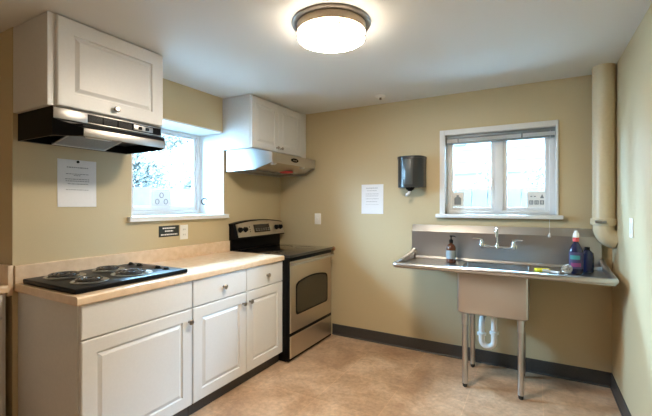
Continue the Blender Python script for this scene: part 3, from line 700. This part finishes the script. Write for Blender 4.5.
# ---------------------------------------------------------------- window stickers
py = gy + .001
t = thing('window_sticker', (-.607, py, 1.345), 'dark padlock-shaped sticker low in the left pane of the back window', 'sticker')
obj('backing', B().box(-.655, -.555, py - .0012, py, 1.330, 1.46), 'plate', t)
b = B().prism([(-.636, 1.348), (-.578, 1.348), (-.578, 1.405), (-.590, 1.416), (-.624, 1.416), (-.636, 1.405)], 'y', py - .003, py - .0012).box(-.617, -.597, py - .003, py - .0012, 1.416, 1.434)
obj('symbol', b, 'blindm', t)
t = thing('window_sticker', (.01, py, 1.34), 'sticker with dark pictograms low in the right pane of the back window', 'sticker')
obj('backing', B().box(-.055, .075, py - .0012, py, 1.315, 1.455), 'plate', t)
for x in (-.042, -.004, .034):
    q = obj('pictogram', B().box(x, x + .030, py - .003, py - .0012, 1.350, 1.384), 'blindm', t)
    for dx in (.008, .018): obj('pictogram_bar', B().box(x + dx, x + dx + .004, py - .004, py - .003, 1.356, 1.378), 'plate', q)
obj('pictogram', B().prism([(.036, 1.402), (.064, 1.402), (.054, 1.425), (.050, 1.437), (.046, 1.425)], 'y', py - .003, py - .0012), 'blindm', t)
for x in (-.034, -.008): obj('pictogram', B().box(x, x + .014, py - .003, py - .0012, 1.412, 1.420), 'blindm', t)
px = fx - .0015
t = thing('window_sticker', (px, 2.13, 1.33), 'white card with three ring symbols low on the glass of the left window', 'sticker')
obj('card', B().box(px, px + .002, 2.04, 2.225, 1.336, 1.475, .0008), 'paper', t)
b = B()
for y, z in ((2.135, 1.43), (2.092, 1.375), (2.178, 1.375)):
    b.tube([(px + .003, y + .018 * math.cos(a), z + .021 * math.sin(a)) for a in [2 * PI * k / 20 for k in range(20)]], .0028, 6, closed=True)
obj('ring_symbols', b, 'ink', t)
t = thing('window_sticker', (-2.765, wy1 - t_ if False else wy1 - .013, 1.33), 'dark swirl decal on the right reveal of the left window', 'sticker')
b = B(); yy = wy1 - .0125
b.tube([(-2.755 + .045 * math.cos(a) * (1 - k * .03), yy, 1.375 + .036 * math.sin(a) * (1 - k * .03)) for k, a in enumerate([.6 + .35 * q for q in range(14)])], .006, 6)
b.box(-2.735, -2.725, yy - .001, yy + .0005, 1.395, 1.41).box(-2.732, -2.72, yy - .001, yy + .0005, 1.335, 1.345)
obj('swirl', b, 'inkb', t)

# ---------------------------------------------------------------- commercial sink
t = thing('utility_sink', (-.27, 3.1, 0), 'freestanding stainless steel sink with drainboards and tall backsplash on tubular legs', 'sink')
X0, X1, Y0, Y1, RZ, DZ = -.985, .447, 2.80, 3.395, .900, .868
b0x, b1x, b0y, b1y, BZ = -.497, -.040, 2.862, 3.325, .555
# deck with bowl opening
b = B()
xs = [X0 + .02, b0x, b1x, X1 - .02]; ys = [Y0 + .02, b0y, b1y, Y1 - .01]
for i in range(3):
    for j in range(3):
        if i == 1 and j == 1: continue
        b.box(xs[i], xs[i + 1], ys[j], ys[j + 1], DZ - .003, DZ)
bmesh.ops.remove_doubles(b.bm, verts=b.bm.verts[:], dist=1e-5)
obj('drainboard', b, 'steelx', t)
# bowl
b = B(); V = []; F = []
def rr_ring(x0, x1, y0, y1, r, z, n=5):
    P = []
    for cx, cy, a0 in ((x1 - r, y1 - r, 0), (x0 + r, y1 - r, PI / 2), (x0 + r, y0 + r, PI), (x1 - r, y0 + r, 1.5 * PI)):
        for k in range(n + 1): a = a0 + k / n * PI / 2; P.append((cx + r * math.cos(a), cy + r * math.sin(a), z))
    return P
def bowl(off, flip):
    T = bmesh.new(); rs = [rr_ring(b0x - off, b1x + off, b0y - off, b1y + off, .014 + off, DZ), rr_ring(b0x - off, b1x + off, b0y - off, b1y + off, .014 + off, BZ + .02 - off), rr_ring(b0x + .012 - off, b1x - .012 + off, b0y + .012 - off, b1y - .012 + off, .016 + off, BZ + .004 - off), rr_ring(b0x + .03 - off, b1x - .03 + off, b0y + .03 - off, b1y - .03 + off, .012 + off, BZ - off)]
    RR = [[T.verts.new(p) for p in r] for r in rs]; n = len(RR[0])
    for A, D in zip(RR, RR[1:]):
        for i in range(n): T.faces.new((A[i], A[(i + 1) % n], D[(i + 1) % n], D[i]))
    T.faces.new(RR[-1]); return T
b.merge(bowl(0, 0)); b.merge(bowl(.003, 1))
obj('basin', b, 'steelx', t, ang=40)
# rolled rim front and sides (side rims rise towards the wall)
r = .019
b = B().tube([(X0 + r, Y1 - .02, RZ + .035), (X0 + r, Y1 - .12, RZ + .012), (X0 + r, Y0 + .12, RZ - r + .004), (X0 + r, Y0 + .045, RZ - r), (X0 + r + .008, Y0 + .02, RZ - r), (X0 + r + .03, Y0 + r, RZ - r), (X1 - r - .03, Y0 + r, RZ - r), (X1 - r - .008, Y0 + .02, RZ - r), (X1 - r, Y0 + .045, RZ - r), (X1 - r, Y0 + .12, RZ - r + .004), (X1 - r, Y1 - .12, RZ + .012), (X1 - r, Y1 - .02, RZ + .035)], r, 16)
obj('rolled_rim', b, 'steel', t, ang=60)
b = B()
for x in (X0 + .022, X1 - .022):
    b.prism([(Y0 + .02, DZ - .012), (Y1 - .01, DZ - .012), (Y1 - .01, RZ + .035), (Y0 + .1, RZ - .008), (Y0 + .02, RZ - .012)], 'x', x - .0015, x + .0015)
b.box(X0 + .02, X1 - .02, Y0 + .018, Y0 + .022, DZ - .012, RZ - .01)
obj('edge_upstand', b, 'steelx', t)
# backsplash with a slanted return at its top
pr = [(3.385, DZ - .005), (3.382, DZ + .0), (3.382, 1.103), (3.409, 1.158), (3.418, 1.158), (3.418, 1.167), (3.402, 1.167), (3.372, 1.108), (3.372, DZ + .02), (3.362, DZ + .004), (3.362, DZ - .003)]
obj('backsplash', B().prism(pr, 'x', X0, X1 - .02), 'steelx', t, ang=20)
obj('backsplash_end_cap', B().prism([(3.372, DZ), (3.423, DZ), (3.423, 1.167), (3.402, 1.167), (3.372, 1.108)], 'x', X0 - .001, X0 + .002).prism([(3.372, DZ), (3.423, DZ), (3.423, 1.167), (3.402, 1.167), (3.372, 1.108)], 'x', X1 - .022, X1 - .019), 'steelx', t, smooth=False)
for x in (b0x + .045, b1x - .045):
    for y in (2.915, 3.30):
        lg = obj('leg', B().cyl((x, y, .03), (x, y, BZ - .001), .0205, seg=24), 'steelx', t)
        obj('gusset', B().cyl((x, y, BZ - .09), (x, y, BZ - .001), .024, seg=24), 'steel', lg)
        obj('foot', B().lathe((x, y, 0), [(.010, .0), (.016, .006), (.018, .03), (.0208, .034)], seg=20), 'rubber', lg)
obj('drain_fitting', B().lathe((-.285, 3.09, BZ - .045), [(.024, 0), (.028, .006), (.028, .02), (.045, .03), (.045, .044)], seg=24).box(-.345, -.30, 3.075, 3.10, BZ - .045, BZ - .02, .004), 'rubber', t)
pp = [(-.270, 3.09, BZ - .04), (-.270, 3.09, .31)]
for k in range(1, 9): a = k / 8 * PI; pp.append((-.314 + .044 * math.cos(a), 3.09, .31 - .045 * math.sin(a)))
pp += [(-.358, 3.09, .41), (-.358, 3.10, .445), (-.358, 3.13, .465), (-.358, 3.41, .468)]
tp = obj('drain_trap', B().tube(pp, .022, 14), 'pvc', t)
for q, z in ((-.270, .365), (-.358, .345)):
    obj('slip_nut', B().lathe((q, 3.09, z), [(.023, 0), (.033, .003), (.033, .020), (.023, .026)], seg=12), 'pvc', tp)
obj('wall_flange', B().lathe((-.358, 3.424, .468), [(.04, 0), (.036, .008), (.02, .01)], (0, -1, 0), 20), 'chrome', tp)
# faucet
fy = 3.372
fa = obj('faucet', B().tube([(-.385, fy - .05, 1.005), (-.150, fy - .05, 1.005)], .0095, 12).lathe((-.2675, fy - .05, .990), [(.012, 0), (.016, .004), (.016, .028), (.011, .036), (.011, .05)], seg=18)
    .tube([(-.385, fy, 1.005), (-.385, fy - .05, 1.005)], .014, 12).tube([(-.150, fy, 1.005), (-.150, fy - .05, 1.005)], .014, 12)
    .lathe((-.385, fy, 1.005), [(.026, 0), (.024, .006), (.014, .010)], (0, -1, 0), 20).lathe((-.150, fy, 1.005), [(.026, 0), (.024, .006), (.014, .010)], (0, -1, 0), 20), 'chrome', t, label='chrome wall-mounted faucet')
for x, sx in ((-.385, -1), (-.150, 1)):
    obj('faucet_valve', B().lathe((x, fy - .05, .990), [(.014, 0), (.018, .006), (.018, .034), (.012, .044), (.010, .060), (.013, .064), (.013, .074), (0, .078)], seg=18), 'chrome', fa)
    # handles: levers
sp = []
for k in range(9): a = PI / 2 * k / 8; sp.append((-.2675, fy - .05 - .045 * (1 - math.cos(a)), 1.115 + .045 * math.sin(a)))
sp = [(-.2675, fy - .05, 1.03)] + sp
sp += [(-.2675, fy - .13, 1.158)]
for k in range(1, 6): a = PI / 2 * k / 5; sp.append((-.2675, fy - .13 - .025 * math.sin(a), 1.133 + .025 * math.cos(a)))
sp += [(-.2675, fy - .155, 1.105)]
obj('spout', B().tube(sp, .0085, 12).lathe((-.2675, fy - .155, 1.092), [(.010, 0), (.011, .004), (.011, .016), (.009, .018)], seg=14), 'chrome', fa)
for x, sx in ((-.385, -1), (-.150, 1)):
    obj('faucet_handle', B().tube([(x, fy - .05, 1.060), (x + sx * .030, fy - .056, 1.067), (x + sx * .068, fy - .062, 1.068)], [.007, .006, .0075], 10), 'chrome', fa)
obj('basin_drain', B().lathe((-.285, 3.09, BZ + .0005), [(.045, 0), (.043, .003), (.03, .002), (.028, 0)], seg=24), 'chrome', t)

# ---------------------------------------------------------------- things on the sink
def bottle_body(c, prof, m, name, par, sx=1.0, sy=1.0, seg=28):
    b = B().lathe(c, prof, seg=seg)
    for v in b.bm.verts: v.co.x = c[0] + (v.co.x - c[0]) * sx; v.co.y = c[1] + (v.co.y - c[1]) * sy
    return obj(name, b, m, par, ang=40)
cx, cy = -.606, 3.20
t = thing('pump_bottle', (cx, cy, DZ), 'amber pump soap bottle with pale label on the left drainboard', 'soap bottle')
bottle_body((cx, cy, DZ), [(.034, 0), (.038, .004), (.038, .120), (.034, .138), (.022, .152), (.014, .158), (.014, .168)], 'amber', 'bottle_body', t)
obj('label', B().lathe((cx, cy, DZ), [(.0386, .036), (.0386, .104)], seg=28, closed=False), 'label', t)
pu = obj('pump_head', B().lathe((cx, cy, DZ), [(.015, .166), (.016, .168), (.016, .190), (.008, .194), (.0055, .198), (.0055, .214), (.011, .216), (.011, .226), (0, .228)], seg=18), 'blackm', t)
obj('nozzle', B().tube([(cx, cy, DZ + .221), (cx + .028, cy - .008, DZ + .222), (cx + .040, cy - .012, DZ + .214)], [.006, .005, .003], 8), 'blackm', pu)
# dish soap
cx, cy = .250, 3.13
t = thing('dish_soap_bottle', (cx, cy, DZ), 'blue dish soap bottle with coral collar and teal and pink label, at sink right end', 'soap bottle')
bottle_body((cx, cy, DZ), [(.036, 0), (.042, .006), (.044, .05), (.041, .10), (.043, .14), (.040, .165), (.028, .195), (.017, .215), (.015, .226)], 'indigo', 'bottle_body', t, 1.0, .62)
def wrap(c, r0, z0, z1, a0, a1, sy, n=10):
    V = []; F = []
    for k in range(n + 1):
        a = a0 + (a1 - a0) * k / n
        for z in (z0, z1): V.append((c[0] + r0 * math.cos(a), c[1] + r0 * sy * math.sin(a), c[2] + z))
    for k in range(n): F.append((2 * k, 2 * k + 1, 2 * k + 3, 2 * k + 2))
    return B().poly(V, F)
lb = obj('label', wrap((cx, cy, DZ), .0455, .035, .150, -PI * .9, -PI * .1, .64), 'plum', t)
obj('label_print', wrap((cx, cy, DZ), .0463, .100, .128, -PI * .78, -PI * .34, .65), 'teal', lb)
obj('label_print', wrap((cx, cy, DZ), .0463, .050, .076, -PI * .74, -PI * .30, .65), 'pink', lb)
obj('collar', B().lathe((cx, cy, DZ), [(.016, .222), (.020, .224), (.019, .250), (.015, .252)], seg=18), 'capred', t)
obj('cap', B().lathe((cx, cy, DZ), [(.015, .251), (.019, .253), (.018, .278), (.012, .286), (.011, .298), (0, .300)], seg=18), 'plate', t)
cx, cy = .325, 3.235
t = thing('soap_bottle', (cx, cy, DZ), 'plain dark navy bottle standing behind the labelled dish soap', 'soap bottle')
bottle_body((cx, cy, DZ), [(.036, 0), (.040, .005), (.042, .10), (.038, .135), (.020, .155), (.014, .160)], 'indigo', 'bottle_body', t, 1, .7)
obj('cap', B().lathe((cx, cy, DZ), [(.016, .158), (.016, .178), (0, .180)], seg=16), 'blackm', t)
# sponge
o = obj('sponge', B().box(-.045, .045, -.03, .03, 0, .022, .006, 3), 'yellow')
o.location = (.045, 3.10, DZ); o.rotation_euler = (0, 0, .3); tag(o, 'yellow sponge lying on the deck right of the bowl', 'sponge')
# steel scrubber: tangled wire ball
b = B(); rnd = random.Random(5); c = Vector((.190, 3.05, DZ + .034))
for k in range(13):
    n = Vector((rnd.gauss(0, 1), rnd.gauss(0, 1), rnd.gauss(0, 1))).normalized(); u = n.orthogonal().normalized(); v = n.cross(u); R = rnd.uniform(.024, .032)
    b.tube([c + n * rnd.uniform(-.004, .004) + (u * math.cos(a) * R * 1.25 + v * math.sin(a) * R) for a in [2 * PI * q / 22 for q in range(22)]], .0022, 6, closed=True)
for v in b.bm.verts: v.co.z = max(v.co.z, DZ + .001)
tag(obj('wire_scrubber', b, 'scrub'), 'tangled steel wire scrubber beside the dish soap', 'scrubber')
t = thing('dish_brush', (.12, 3.06, DZ), 'white-handled flat dish brush lying left of the wire scrubber', 'brush')
obj('handle', B().tube([(.075, 3.07, DZ + .012), (.11, 3.06, DZ + .010), (.150, 3.035, DZ + .012)], [.006, .008, .007], 10), 'plate', t)
obj('brush_head', B().box(.045, .085, 3.055, 3.09, DZ + .014, DZ + .022, .003), 'plate', t)
b = B()
for i in range(5):
    for j in range(4): b.cyl((.050 + i * .0075, 3.060 + j * .008, DZ + .001), (.050 + i * .0075, 3.060 + j * .008, DZ + .015), .0022, seg=6)
obj('bristles', b, 'lens', t)

# ---------------------------------------------------------------- big drain pipe in the corner
t = thing('drain_pipe', (.424, 3.24, 1.0), 'thick cream-painted vertical pipe in the right back corner, elbowing into the wall', 'pipe')
pxx, pyy, pr_ = .424, 3.262, .068
obj('riser', B().lathe((pxx, pyy, 0), [(pr_, 1.235), (pr_, H - .001)], seg=32), 'pipe', t)
el = []
for k in range(11): a = k / 10 * PI / 2; el.append((pxx + .085 * (1 - math.cos(a)), pyy, 1.185 - .085 * math.sin(a)))
el = [(pxx, pyy, 1.24)] + el
el[-1] = (RX - .001, pyy, 1.100)
obj('elbow', B().tube(el[:-1], .064, 24), 'pipe', t)
cl = obj('coupling', B().lathe((pxx, pyy, 0), [(pr_, 1.205), (.078, 1.207), (.078, 1.250), (pr_, 1.252)], seg=32), 'pipe', t)
ca = math.atan2(-.87, -.49)
bx_, by_ = pxx + .082 * math.cos(-1.9), pyy + .082 * math.sin(-1.9)
obj('clamp_bolt', B().box(bx_ - .032, bx_ + .032, by_ - .012, by_ + .008, 1.220, 1.240, .003).cyl((bx_ - .016, by_ - .016, 1.229), (bx_ - .016, by_ + .01, 1.229), .009, seg=10).cyl((bx_ + .016, by_ - .016, 1.229), (bx_ + .016, by_ + .01, 1.229), .009, seg=10), 'nickel', cl)
